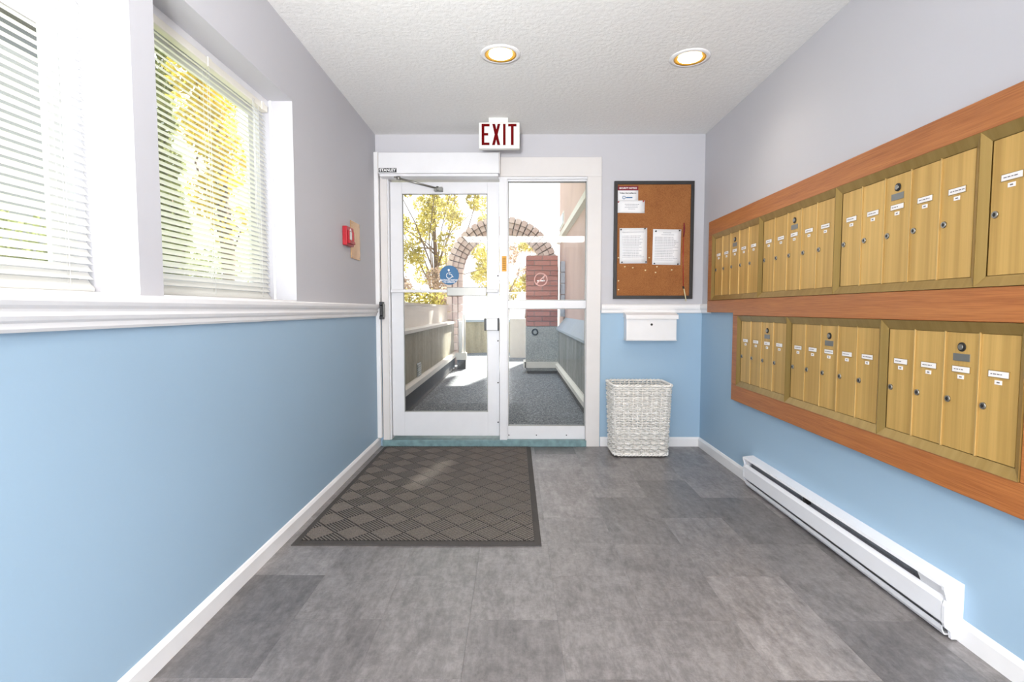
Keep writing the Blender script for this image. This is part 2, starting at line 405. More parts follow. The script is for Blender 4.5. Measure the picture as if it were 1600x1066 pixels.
# ------------------------------------------------------------------ windows left
def window(name, Y):
    p, q = Y; fx0, fx1 = XL-TW+.0, XL-TW+.05; g = .032
    f = MB(); z0, z1 = WZ
    f.box(fx0, fx1, p, q, z0, z0+g); f.box(fx0, fx1, p, q, z1-g, z1)
    f.box(fx0, fx1, p, p+g, z0+g, z1-g); f.box(fx0, fx1, q-g, q, z0+g, z1-g)
    o = struct(f.build(name, M_VINYL))
    for a, c, dx in ((p+g, q-g, .012),):
        s = MB(); x = fx0+dx; w = .055; zz0, zz1 = z0+g, z1-g
        s.box(x, x+.014, a, c, zz0, zz0+w); s.box(x, x+.014, a, c, zz1-w, zz1)
        s.box(x, x+.014, a, a+w, zz0+w, zz1-w); s.box(x, x+.014, c-w, c, zz0+w, zz1-w)
        so_ = s.build('sash', M_VINYL, o)
        MB().box(x+.005, x+.009, a+w, c-w, zz0+w, zz1-w).build('pane', M_GLASS, so_)
    MB().box(fx1, XL-.001, p+.0005, q-.0005, z0, z0+.006).build('sill_board', M_TRIM, o)
    for yy in (p, q):
        s = 1 if yy == p else -1
        MB().box(*sorted((XL-.10, XL-.11)), *sorted((yy, yy+s*.006)), z0+.006, z1).build('jamb_bead', M_TRIM, o)
    MB().box(XL-.125, XL-.118, p, q, z1-.028, z1).build('head_trim', M_TRIM, o)
    return o
window('window_1', W1); window('window_2', W2)

def blind(Y, label):
    p, q = Y[0]+.008, Y[1]-.008; xc = XL-.100; top = WZ[1]-.028
    t = thing('window_blind', (xc, (p+q)/2, WZ[0]+.007), label, 'blind', 'venetian blinds in the left wall')
    xc -= .032
    MB().box(xc-.016, xc+.016, p, q, top-.030, top).build('headrail', M_HEADR, t, bevel=.003)
    for yy in (p+.05, (p+q)/2, q-.05):
        MB().box(xc+.014, xc+.0185, yy-.012, yy+.012, top-.034, top+.002).build('bracket', M_HEADR, t)
    tilt = math.radians(51); hw = .0125; pitch = .0215
    z = WZ[0]+.034; L = (q-p)/2; s = MB(); prof = []
    for k in range(5):
        u = -1+k*.5; prof.append((u*hw, (1-u*u)*.0016))
    pr = [(-(a*math.cos(tilt)+h*math.sin(tilt)), a*math.sin(tilt)-h*math.cos(tilt)) for a, h in prof]   # room edge low, outer edge high
    vs = [(x, yy, zz) for yy in (-L+.004, L-.004) for x, zz in pr]
    me = MB().add(vs, [(k, k+1, 6+k, 5+k) for k in range(4)], 0, True).mesh('slat', M_SLAT)
    n = 0
    while z < top-.034:
        o = bpy.data.objects.new('slat', me); COL.objects.link(o); o.parent = t
        o.location = Vector((xc, (p+q)/2, z))-t.location; z += pitch; n += 1
    MB().box(xc-.011, xc+.011, p+.004, q-.004, WZ[0]+.012, WZ[0]+.024).build('bottom_rail', M_SLAT, t, bevel=.003)
    for yy in (p+.09, (p+q)/2, q-.09):
        c = MB()
        for dx in (-.0125, .0125): c.tube([(xc+dx, yy, WZ[0]+.02), (xc+dx, yy, top-.03)], .0008, 4)
        c.tube([(xc, yy+.006, WZ[0]+.02), (xc, yy+.006, top-.03)], .0008, 4)
        c.build('ladder_cord', M_CORD, t)
    yw = p+.13
    MB().tube([(xc+.022, yw, top-.02), (xc+.024, yw, top-.62)], .003, 6).build('tilt_wand', M_CORD, t)
    c = MB()
    for d_ in (0, .012): c.tube([(xc+.021, q-.16+d_, top-.02), (xc+.022, q-.16+d_, top-.55-d_*4)], .0011, 4)
    c.build('pull_cord', M_CORD, t)
blind(W1, 'white venetian blind cut off by the left edge of the photo'); blind(W2, 'white venetian blind nearer the door with yellow foliage behind')

# ------------------------------------------------------------------ door, sidelight
YD = D+.03     # room face of the door leaf
def px(x, y, Y):    # photograph pixel on a plane y=Y (roughly level camera)
    cy, sy, cp, sp = math.cos(YAW), math.sin(YAW), math.cos(PITCH), math.sin(PITCH)
    fw = Vector((-sy*cp, cy*cp, -sp)); rt = Vector((cy, sy, 0)); up = rt.cross(fw)
    d = fw+rt*((x-W/2)/F)-up*((y-H/2)/F); return Vector((0, 0, HC))+d*(Y/d.y)
fr = MB(); fy0, fy1 = D-.006, D+.11
fr.box(OX[0], -.985, fy0, fy1, .052, 2.10); fr.box(OX[0], .60, fy0, fy1, 2.10, 2.155)
fr.box(-.122, -.064, fy0-.004, fy1, .052, 2.10)
fr.build('tmp', M_FRAME); df = struct(bpy.data.objects['tmp']); df.name = 'trim_7'; df['label'] = 'white aluminium frame around the door and sidelight'
d = MB(); dx0, dx1, dz0, dz1 = -.982, -.126, .075, 2.085; gx0, gx1, gz0, gz1 = -.888, -.219, .268, 1.996
d.box(dx0, gx0, YD, YD+.045, dz0, dz1); d.box(gx1, dx1, YD, YD+.045, dz0, dz1)
d.box(gx0, gx1, YD, YD+.045, dz0, gz0); d.box(gx0, gx1, YD, YD+.045, gz1, dz1)
door = struct(d.build('door_1', M_FRAME, bevel=.002), 'white aluminium entrance door with a tall glass pane')
MB().box(gx0, gx1, YD+.019, YD+.025, gz0, gz1).build('glass_pane', M_DOORG, door)
g = MB(); w = .006
g.box(gx0, gx0+w, YD+.008, YD+.018, gz0, gz1); g.box(gx1-w, gx1, YD+.008, YD+.018, gz0, gz1); g.box(gx0, gx1, YD+.008, YD+.018, gz0, gz0+w); g.box(gx0, gx1, YD+.008, YD+.018, gz1-w, gz1)
g.build('glazing_gasket', M_GREYPL, door)
pb = MB().box(-.975, -.135, YD-.052, YD-.036, 1.222, 1.246).build('push_bar', M_FRAME, door, bevel=.004)
MB().box(-.533, -.225, YD-.062, YD-.034, 1.196, 1.262).build('push_pad', M_GREYPL, pb, bevel=.003)
for xx in (-.975, -.165): MB().box(xx, xx+.03, YD-.04, YD, 1.226, 1.242).build('bar_end', M_FRAME, pb)
la = MB().box(-.228, -.128, YD-.050, YD, .925, 1.018).build('latch_case', M_FRAME, door, bevel=.004)
MB().box(-.244, -.2285, YD-.048, YD, .922, 1.021).build('latch_cap', M_BLACK, la, bevel=.003)
MB().box(-.1395, -.1255, YD-.053, YD-.02, .922, 1.021).build('latch_cap', M_BLACK, la, bevel=.003)
for zz in (.84, .505, .185, 1.355):
    MB().cyl((-.137, YD+.001, zz), 'y', .006, -.003, 10).build('screw', M_DARK, door)
# round blue sticker
c = px(702, 430, YD+.016); t = MB().cyl((c.x, YD+.0185, c.z), 'y', .077, -.0012, 40).build('round_sticker', M_STICK, door)
wh = MB(); yy = YD+.0165
wh.cyl((c.x-.004, yy, c.z+.040), 'y', .0085, -.0006, 14)
wh.tube([(c.x-.003, yy, c.z+.030), (c.x-.001, yy, c.z+.006), (c.x+.018, yy, c.z+.004), (c.x+.027, yy, c.z-.016), (c.x+.034, yy, c.z-.013)], .0036, 6)
wh.tube([(c.x-.002, yy, c.z+.018), (c.x+.014, yy, c.z+.018)], .003, 6)
wh.tube([(c.x+.022*math.cos(a)-.001, yy, c.z-.004+.022*math.sin(a)) for a in np.linspace(2.0, 5.9, 16)], .0034, 6)
wh.build('wheelchair_symbol', M_STW, t)
text('sticker_text', 'ACTIVATE SWITCH', .0155, (c.x, yy, c.z-.040), M_STW, t, bold=.0006); text('sticker_text', 'TO OPERATE', .0155, (c.x, yy, c.z-.056), M_STW, t, bold=.0006)

sx0, sx1 = -.064, .598; yS = D+.012
f = MB(); ga, gb = -.055, .556
f.box(-.064, ga, yS, yS+.06, .052, 2.10); f.box(gb, .60, yS, yS+.06, .052, 2.10)
f.box(ga, gb, yS, yS+.06, 2.098-.012, 2.10); f.box(ga, gb, yS, yS+.06, 1.098, 1.160); f.box(ga, gb, yS, yS+.06, .052, .158)
sw = struct(f.build('window_3', M_FRAME, bevel=.002), 'white framed sidelight beside the door, split by a crossbar')
for z0, z1 in ((.158, 1.098), (1.160, 2.086)):
    MB().box(ga, gb, yS+.028, yS+.034, z0, z1).build('pane', M_DOORG, sw)
    g = MB()
    g.box(ga, ga+w, yS+.012, yS+.026, z0, z1); g.box(gb-w, gb, yS+.012, yS+.026, z0, z1); g.box(ga, gb, yS+.012, yS+.026, z0, z0+w); g.box(ga, gb, yS+.012, yS+.026, z1-w, z1)
    g.build('glazing_gasket', M_GREYPL, sw)
for xx in (-.05, .17, .41): MB().cyl((xx, yS, .085), 'y', .005, -.002, 8).build('screw', M_DARK, sw)
ys = MB().box(-.104, -.068, fy0-.006, fy0-.004, 1.386, 1.506).build('yellow_sticker', M_YEL, df)
sl_ = MB()
for k in range(6): sl_.box(-.100, -.074, fy0-.0066, fy0-.006, 1.40+k*.016, 1.406+k*.016)
sl_.build('sticker_print', plain('sticker_brown', (150, 96, 20), .6), ys)
c = px(845, 437, yS+.026); yy = yS+.0275
ns = MB(); ns.lathe([(.046, 0), (.054, 0), (.054, -.0008), (.046, -.0008)], (c.x, yy, c.z), 'y', 32, closed=True)
ns.prism([(c.x-.036, c.z-.030), (c.x-.030, c.z-.036), (c.x+.036, c.z+.030), (c.x+.030, c.z+.036)], 'y', yy-.0008, yy)
nd = ns.build('no_smoking_decal', M_PINK, sw)
cg = MB().box(c.x-.030, c.x+.022, yy-.0004, yy, c.z-.014, c.z-.005); cg.box(c.x+.024, c.x+.030, yy-.0004, yy, c.z-.014, c.z-.005)
cg.tube([(c.x+.026, yy, c.z), (c.x+.018, yy, c.z+.010), (c.x+.028, yy, c.z+.018)], .0018, 4); cg.build('cigarette_mark', M_STW, nd)

# ------------------------------------------------------------------ door operator
t = thing('door_operator', (-.58, 4.11, 2.108), 'long white box door operator with silver arm above the entrance door', 'door opener')
MB().box(-1.030, -.122, 4.055, D-.0225, 2.112, 2.266).build('housing', M_FRAME, t, bevel=.004)
MB().box(-1.036, -1.0305, 4.05, D-.0225, 2.108, 2.268).build('end_cap', M_FRAMEW, t); MB().box(-.1215, -.116, 4.05, D-.0225, 2.108, 2.268).build('end_cap', M_FRAMEW, t)
MB().box(-1.025, -.13, 4.075, D-.0225, 2.095, 2.1115).build('bottom_cover', M_FRAME, t)
pl = MB().box(-1.026, -.892, 4.052, 4.0545, 2.118, 2.150).build('name_badge', M_BLACK, t, bevel=.002)
text('badge_text', 'STANLEY', .028, (-.959, 4.0515, 2.134), M_STW, pl, bold=.0008, xs=1.05)
arm = MB(); a = Vector((-.885, 4.085, 2.083)); e = Vector((-.602, 4.175, 2.026))
arm.tube([a, e], .0075, 8); arm.build('arm', M_STEEL, t)
MB().cyl((-.885, 4.085, 2.070), 'z', .016, .025, 14).cyl((-.91, 4.085, 2.085), 'z', .010, .012, 10).build('arm_hub', M_STEEL, t)
MB().box(-.63, -.565, 4.165, YD, 2.008, 2.036).cyl((-.602, 4.172, 2.005), 'z', .010, .036, 12).build('arm_shoe', M_GREYPL, t)

# ------------------------------------------------------------------ exit sign
YE = 3.83
a = px(748, 191, YE); e = px(812, 232, YE)
t = thing('exit_sign', ((a.x+e.x)/2, YE+.02, e.z), 'white exit sign with dark red capitals hung under the ceiling above the door', 'sign')
MB().box(a.x, e.x, YE, YE+.045, e.z, a.z).build('case', M_SIGNW, t, bevel=.006)
MB().box(a.x+.012, e.x-.008, YE-.003, YE, e.z+.012, a.z-.006).build('face_plate', M_SIGNW, t, bevel=.002)
MB().box(-.187, -.052, YE+.003, YE+.045, a.z, ZC).build('canopy', M_SIGNW, t)
k = YE/F; yl0, yl1 = YE-.0055, YE-.003
def P(x, y): v = px(x, y, YE); return (v.x, v.z)
def poly(*pts): return [P(*p) for p in pts]
def letter(polys):
    m = MB()
    for q in polys: m.prism(q, 'y', yl0, yl1)
    m.build('letter', M_RED, t)
def R4(x0, y0, x1, y1): return poly((x0, y0), (x1, y0), (x1, y1), (x0, y1))
letter([R4(752.6, 194, 756.8, 227), R4(756.8, 194, 765, 197.8), R4(756.8, 208.3, 762.8, 212), R4(756.8, 223.2, 764.8, 227)])
letter([poly((769.2, 194), (773.6, 194), (775.6, 202.6), (777.6, 194), (781.8, 194), (777.7, 210.3), (781.6, 227), (777.2, 227), (775.3, 218.6), (773.2, 227), (768.8, 227), (772.9, 210.5))])
letter([R4(786, 194, 790, 227)])
letter([R4(794, 194, 807, 197.8), R4(798.4, 197.8, 802.6, 227)])

# ------------------------------------------------------------------ ceiling lamps
def lamp_only(x, y, power):
    l = bpy.data.lights.new('downlight_or_fill', 'SPOT'); l.energy = power*4; l.color = (1, .90, .78); l.spot_size = math.radians(150); l.spot_blend = .8; l.shadow_soft_size = .06
    o = bpy.data.objects.new('downlight_or_fill', l); COL.objects.link(o); o.location = (x, y, ZC-.04)
def downlight(x, y, label, group, power):
    t = thing('ceiling_downlight', (x, y, ZC), label, 'light', group)
    MB().lathe([(.083, 0), (.108, 0), (.106, -.004), (.086, -.006), (.083, -.004)], (x, y, ZC-.0002), 'z', 40, closed=True).build('trim_ring', M_TRIM, t)
    MB().lathe([(.083, -.004), (.083, -.006), (.074, -.0015), (.0622, -.0006)], (x, y, ZC), 'z', 40).build('reflector', M_REFL, t)
    MB().lathe([(0, -.010), (.046, -.0085), (.060, -.004), (.062, -.001)], (x, y, ZC), 'z', 32).build('bulb', M_BULB, t)
    lamp_only(x, y, power)
downlight(-.078, 2.90, 'recessed round ceiling light with gold reflector, left of the two', 'recessed ceiling lights', DOWN_P)
downlight(.938, 2.945, 'recessed round ceiling light with gold reflector, right of the two near the mailboxes', 'recessed ceiling lights', DOWN_P)
lamp_only(-.50, -.35, REAR_P); lamp_only(.90, -.35, REAR_P)      # fill spots added behind the camera, without fixtures
t = thing('ceiling_luminaire', (.19, -1.30, ZC), 'long ceiling luminaire mirrored as a white bar in the door and sidelight glass', 'light')
m = MB()
for q in ((-.94, 1.32, -1.79, -1.76), (-.94, 1.32, -.84, -.81), (-.94, -.915, -1.76, -.84), (1.295, 1.32, -1.76, -.84)): m.box(*q, ZC-.08, ZC)
m.box(-.915, 1.295, -1.76, -.84, ZC-.06, ZC-.05); m.build('housing', M_TRIM, t)

# ------------------------------------------------------------------ left wall items
t = thing('fire_alarm_pull', (XL, 3.42, 1.49), 'small red fire alarm pull station on the left wall', 'alarm')
MB().box(XL, XL+.030, 3.36, 3.50, 1.495, 1.615).build('box', M_ALARM, t, bevel=.004)
MB().box(XL+.030, XL+.044, 3.375, 3.485, 1.508, 1.528).box(XL+.030, XL+.038, 3.375, 3.395, 1.528, 1.59).box(XL+.030, XL+.038, 3.465, 3.485, 1.528, 1.59).build('pull_handle', M_ALARM, t, bevel=.002)
MB().box(XL+.030, XL+.033, 3.405, 3.455, 1.535, 1.585).prism([(3.41, 1.590), (3.45, 1.590), (3.43, 1.606)], 'x', XL+.030, XL+.0325).build('white_marking', M_STW, t)
t = thing('brass_plate', (XL, 3.62, 1.427), 'upright brass plate on the left wall near the door', 'plate')
MB().box(XL, XL+.006, 3.522, 3.722, 1.428, 1.676).build('plate', M_BRASS, t, bevel=.002)
for yy in (3.537, 3.707):
    for zz in (1.443, 1.661): MB().cyl((XL+.006, yy, zz), 'x', .004, .002, 8).build('screw', M_STEEL, t)
t = thing('wall_bracket', (XL+.03, 4.14, 1.015), 'small black and grey wall bracket where the chair rail meets the door', 'bracket')
br = [(4.098, 1.013), (4.166, 1.013), (4.166, 1.148), (4.098, 1.148), (4.098, 1.125), (4.108, 1.118), (4.108, 1.043), (4.098, 1.036)]
MB().prism(br, 'x', XL+.036, XL+.060).build('body', M_BLACK, t, bevel=.002)
MB().box(XL+.0605, XL+.066, 4.115, 4.160, 1.030, 1.132).build('face', M_GREYPL, t, bevel=.002)
MB().box(XL+.0345, XL+.037, 4.13, 4.16, 1.03, 1.13).build('mount', M_BLACK, t)

# ------------------------------------------------------------------ cork board and what is on it
cx0, cx1, cz0, cz1 = .766, 1.384, 1.172, 2.080; YK = D-.014
t = thing('cork_board', ((cx0+cx1)/2, D, cz0), 'tall cork notice board in a black frame on the back wall', 'board')
MB().box(cx0+.015, cx1-.015, YK, D, cz0+.015, cz1-.015).build('cork_panel', M_CORK, t)
w = .026
for q in ((cx0, cx1, cz1-w, cz1), (cx0, cx1, cz0, cz0+w), (cx0, cx0+w, cz0+w, cz1-w), (cx1-w, cx1, cz0+w, cz1-w)):
    MB().box(q[0], q[1], D-.024, D, q[2], q[3]).build('frame_bar', M_BOARDF, t, bevel=.002)
def K(x, y): v = px(x, y, YK); return v.x, v.z
def sheet(name, x0, y0, x1, y1, label, lift, rot=0, mat=M_PAPER):
    a, b_ = K(x0, y0), K(x1, y1); c = ((a[0]+b_[0])/2, YK-lift, (a[1]+b_[1])/2)
    t = thing(name, c, label, 'paper'); hw, hh = (b_[0]-a[0])/2, (a[1]-b_[1])/2
    m = MB(); nx, nz = 4, 5; vs = []
    for j in range(nz+1):
        for i in range(nx+1):
            u, v = i/nx*2-1, j/nz*2-1
            vs.append((c[0]+u*hw, c[1]-.0015*u*u*v*v, c[2]+v*hh))
    m.add(vs, [(j*(nx+1)+i, j*(nx+1)+i+1, (j+1)*(nx+1)+i+1, (j+1)*(nx+1)+i) for j in range(nz) for i in range(nx)], 0, True)
    o = m.build('sheet', mat, t); so_ = o.modifiers.new('solid', 'SOLIDIFY'); so_.thickness = .0004
    t.rotation_euler = (0, math.radians(rot), 0)
    return t, c, hw, hh
def lines(t, c, hw, rows, name='print_lines'):
    m = MB()
    for z, a, b_ in rows: m.box(c[0]+a*hw, c[0]+b_*hw, c[1]-.0028, c[1]-.0024, c[2]+z-.0022, c[2]+z+.0022)
    r = t.rotation_euler.copy(); t.rotation_euler = (0, 0, 0); o = m.build(name, M_PRINT, t); t.rotation_euler = r; return o
t, c, hw, hh = sheet('security_notice', 965, 291, 997, 314, 'security notice with a dark red heading at the top left of the cork board', .0008)
MB().box(c[0]-hw, c[0]+hw, c[1]-.0022, c[1]-.0004, c[2]+hh*.42, c[2]+hh).build('red_heading', M_NOTICE, t)
text('heading_text', 'SECURITY NOTICE', .0165, (c[0], c[1]-.0030, c[2]+hh*.71), M_STW, t, bold=.0005, xs=.98)
text('notice_text', 'Video Surveillance', .0165, (c[0], c[1]-.0022, c[2]+hh*.05), M_BOARDF, t, bold=.0003, xs=1.05)
MB().lathe([(.009, 0), (.013, 0), (.013, -.0006), (.009, -.0006)], (c[0]-.03, c[1]-.002, c[2]-hh*.55), 'y', 18, closed=True).box(c[0]-.014, c[0]+.035, c[1]-.0024, c[1]-.002, c[2]-hh*.62, c[2]-hh*.48).build('logo_mark', M_STICK, t)
t, c, hw, hh = sheet('white_notice_card', 964.5, 313.5, 1007, 333, 'small white card pinned just below the security notice', .0030, .8)
lines(t, c, hw, [(.018, -.45, .6), (.006, -.4, .5), (-.006, -.45, .5), (-.018, -.2, .3)])
t1 = sheet('pinned_letter', 968.3, 356.5, 1010.5, 411.8, 'white printed letter pinned on the left of the cork board', .0012, -.5)
lines(t1[0], t1[1], t1[2], [(.105, -.8, .8)]+[(.075-.0125*i, -.8, random.uniform(.4, .85)) for i in range(14)])
t2 = sheet('pinned_letter', 1020, 358.5, 1063, 414, 'white printed letter pinned on the right of the cork board', .0012, .8)
lines(t2[0], t2[1], t2[2], [(.11, -.3, .3), (.095, -.4, .5)]+[(.075-.0125*i, -.85, random.uniform(.4, .85)) for i in range(15)])
def pin(x, y, mat, label, group, lift=.002):
    a = K(x, y); m = MB(); yy = YK-lift
    m.lathe([(0, -.011), (.0052, -.011), (.0050, -.009), (.0028, -.008), (.0028, -.004), (.0056, -.002), (.0056, 0), (0, 0)], (a[0], yy, a[1]), 'y', 10)
    m.cyl((a[0], yy, a[1]), 'y', .0007, lift+.006, 5)
    tag(m.build('pushpin', mat), label, 'pin', group)
M_PINW = plain('pin_pale', (236, 214, 168), .4)
for x, y, q in ((970, 359, 'top left corner of the left'), (1007.5, 357.5, 'top right corner of the left'), (971.5, 410, 'bottom left corner of the left'), (1009, 409.5, 'bottom right corner of the left'),
                (1024.5, 361.5, 'top left corner of the right'), (1061.5, 360.5, 'top right corner of the right'), (1022, 412, 'bottom left corner of the right'), (1058.8, 413, 'bottom right corner of the right')):
    pin(x, y, M_BOARDF, 'dark pushpin at the %s letter' % q, 'dark pins holding the letters')
for x, y, q in ((966, 316, 'left'), (1005, 315, 'right')): pin(x, y, M_ALARM, 'red pushpin at the top %s corner of the small white card' % q, 'red pins holding the card', .0045)
for x, y, q in ((966, 403, 'just left of the left letter'), (976, 417, 'below the left corner of the left letter'), (988.5, 418.5, 'below the middle of the left letter'), (1008, 422.5, 'below the right corner of the left letter'),
                (1014, 403, 'in the gap between the two letters'), (1026, 417, 'just below the left corner of the right letter'), (1024, 426, 'lowest under the right letter'), (1049, 422, 'below the right half of the right letter'),
                (966, 439, 'at the left frame, upper of two'), (966, 453, 'at the left frame, lower of two')):
    pin(x, y, M_PINW, 'pale pushpin stuck in the cork %s' % q, 'pale spare pins')
# pen on a red cord
a = K(1068, 350); b_ = K(1066.5, 450); yy = YK-.018
t = thing('pen_on_cord', (b_[0], yy, b_[1]), 'pen hanging on a red cord at the right side of the cork board', 'pen')
MB().tube([(a[0], yy+.008, a[1]), (a[0]-.003, yy+.006, a[1]-.25), (b_[0], yy, b_[1])], .0026, 6).build('cord', M_ALARM, t)
MB().tube([(a[0]+.001, yy+.006, a[1]+.008), (a[0]+.003, yy+.006, a[1]-.04), (a[0]-.001, yy+.006, a[1]-.10)], [.003, .007, .004], 8).build('cord_knot', M_NOTICE, t)
e = K(1070, 471)
MB().tube([(b_[0], yy, b_[1]), (b_[0]+.004, yy-.008, b_[1]-.012), (e[0], yy-.014, e[1])], [.0035, .0045, .004], 8).build('barrel', plain('pen_cream', (226, 214, 170), .4), t)
MB().tube([(b_[0]-.001, yy, b_[1]+.012), (b_[0]+.002, yy-.004, b_[1]-.008)], .0062, 8).build('cap', M_BLACK, t)

# ------------------------------------------------------------------ drop box
YX = D-.105
a = px(979, 500, YX); e = px(1057, 531.5, YX)
t = thing('drop_box', ((a.x+e.x)/2, D, e.z), 'white metal drop box with a lid on the blue back wall', 'mailbox')
MB().box(a.x, e.x, YX, D, e.z, a.z+.02).build('body', M_TRIM, t, bevel=.004)
lz = a.z+.02
MB().prism([(D, lz), (D, lz+.045), (YX-.012, lz+.018), (YX-.016, lz-.014), (YX-.004, lz-.014), (YX-.004, lz)], 'x', a.x-.006, e.x+.010).build('lid', M_TRIM, t, bevel=.002)
MB().cyl(((a.x+e.x)/2, YX, (a.z+e.z)/2+.042), 'y', .009, -.003, 16).build('keyhole', M_DARK, t)
MB().box(a.x-.003, e.x+.003, YX-.004, D, e.z-.005, e.z-.0002).build('bottom_lip', M_TRIM, t)

# ------------------------------------------------------------------ wicker basket
def basket():
    cx, cy = .930, 4.000; hb, ht, hd = .193, .212, .135; Hh = .545
    t = thing('wicker_basket', (cx, cy, 0), 'square white wicker waste basket on the floor against the blue wall', 'basket')
    def ring(z, n, off=None, grow=0.):
        f = z/Hh; hx = hb+(ht-hb)*f+grow; hy = hd+(.157-hd)*f+grow; r = .035; pts = []
        segs = []
        # rounded rectangle sampled evenly
        per = 4*(hx-r)+4*(hy-r)+2*math.pi*r
        for i in range(n):
            s = i/n*per; L = [2*(hx-r), math.pi*r/2, 2*(hy-r), math.pi*r/2, 2*(hx-r), math.pi*r/2, 2*(hy-r), math.pi*r/2]; k = 0
            while s > L[k]: s -= L[k]; k += 1
            if k == 0: p, nn = (-hx+r+s, -hy), (0, -1)
            elif k == 2: p, nn = (hx, -hy+r+s), (1, 0)
            elif k == 4: p, nn = (hx-r-s, hy), (0, 1)
            elif k == 6: p, nn = (-hx, hy-r-s), (-1, 0)
            else:
                ccx, ccy, a0 = {1: (hx-r, -hy+r, -math.pi/2), 3: (hx-r, hy-r, 0), 5: (-hx+r, hy-r, math.pi/2), 7: (-hx+r, -hy+r, math.pi)}[k]
                an = a0+s/r; nn = (math.cos(an), math.sin(an)); p = (ccx+r*nn[0], ccy+r*nn[1])
            o = off(i) if off else 0
            pts.append((cx+p[0]+nn[0]*o, cy+p[1]+nn[1]*o, z))
        return pts
    NS = 40; n = NS*5; rows = 40; wv = MB(); z = .030; dz = (Hh-.05)/rows; W_ = 2*math.pi/10
    for row in range(rows):
        if row in (13, 27): z += dz; continue
        am = random.uniform(.0075, .0105); opp = row % 3 == 2
        wv.tube(ring(z, n, lambda i: (-.006 if opp else am)*math.cos(W_*i)+.002+random.uniform(-.0009, .0009)), .0045 if opp else .0062, 5, True); z += dz
    wv.build('weave', M_WICKER, t, kind='stuff')
    st = MB(); bot, topp = ring(.012, NS), ring(Hh-.006, NS)
    for p, q in zip(bot, topp): st.tube([p, q], .0045, 5)
    st.build('stakes', M_WICKER, t, kind='stuff')
    for z in (.020, (.030+13*dz), (.030+27*dz), Hh-.012):
        bd = MB(); r = .007 if .1 < z < .5 else .0105
        for s_ in (0, math.pi):
            pts = [Vector(p)+Vector((0, 0, r*.55*math.sin(2*math.pi*i/8+s_))) for i, p in enumerate(ring(z, n, lambda i: .004+r*.6*math.cos(2*math.pi*i/8+s_)))]
            bd.tube(pts, r*.62, 6, True)
        bd.build('rim_braid' if z > .5 else 'base_braid' if z < .1 else 'band_braid', M_WICKER, t)
    MB().box(cx-hb+.02, cx+hb-.02, cy-hd+.02, cy+hd-.02, .012, .022).build('bottom', M_WICKER, t)
basket()

# ------------------------------------------------------------------ floor mat
def floor_mat():
    x0, x1, y0, y1 = -1.035, .122, 2.385, 4.140
    t = thing('floor_mat', ((x0+x1)/2, (y0+y1)/2, 0), 'dark grey ribbed entrance mat with a basketweave pattern before the door', 'mat')
    MB().prism([(x0, 0), (x0, .003), (x0+.03, .008), (x1-.03, .008), (x1, .003), (x1, 0)], 'y', y0, y1).build('rubber_base', M_MATB, t)
    bm = bmesh.new(); s = .118; nr = 8; c45 = math.sqrt(.5); cx, cy = (x0+x1)/2, (y0+y1)/2
    def rib(u0, u1, v0, v1):
        vs = []
        for z, e in ((.007, 0), (.012, .0018)):
            for u, v in ((u0+e, v0+e), (u1-e, v0+e), (u1-e, v1-e), (u0+e, v1-e)):
                vs.append(bm.verts.new((cx+(u-v)*c45, cy+(u+v)*c45, z)))
        bm.faces.new(vs[4:]); [bm.faces.new((vs[k], vs[(k+1) % 4], vs[4+(k+1) % 4], vs[4+k])) for k in range(4)]
    for i in range(-11, 11):
        for j in range(-11, 11):
            u, v = i*s, j*s; qx, qy = (u-v)*c45, (u+v-0)*c45
            if abs(qx) > .75 or abs(qy+.08) > 1.1: continue
            for k in range(nr):
                a, b_ = (k+.24)/nr*s, (k+.76)/nr*s
                if (i+j) % 2: rib(u+a, u+b_, v+.004, v+s-.004)
                else: rib(u+.004, u+s-.004, v+a, v+b_)
    for co, no in (((x0+.033, 0, 0), (-1, 0, 0)), ((x1-.033, 0, 0), (1, 0, 0)), ((0, y0+.038, 0), (0, -1, 0)), ((0, y1-.03, 0), (0, 1, 0))):
        bmesh.ops.bisect_plane(bm, geom=bm.verts[:]+bm.edges[:]+bm.faces[:], plane_co=co, plane_no=no, clear_outer=True)
    me = bpy.data.meshes.new('ribs'); bmesh.ops.translate(bm, verts=bm.verts, vec=-t.location); bm.to_mesh(me); bm.free()
    me.materials.append(M_MATR); o = bpy.data.objects.new('ribs', me); COL.objects.link(o); o.parent = t; o['kind'] = 'stuff'
    MB().box(x0+.032, x1-.032, y0+.037, y1-.029, .0075, .0085).build('carpet_field', plain('mat_field', (38, 35, 34), .95, var=.2, nscale=200), t)
floor_mat()

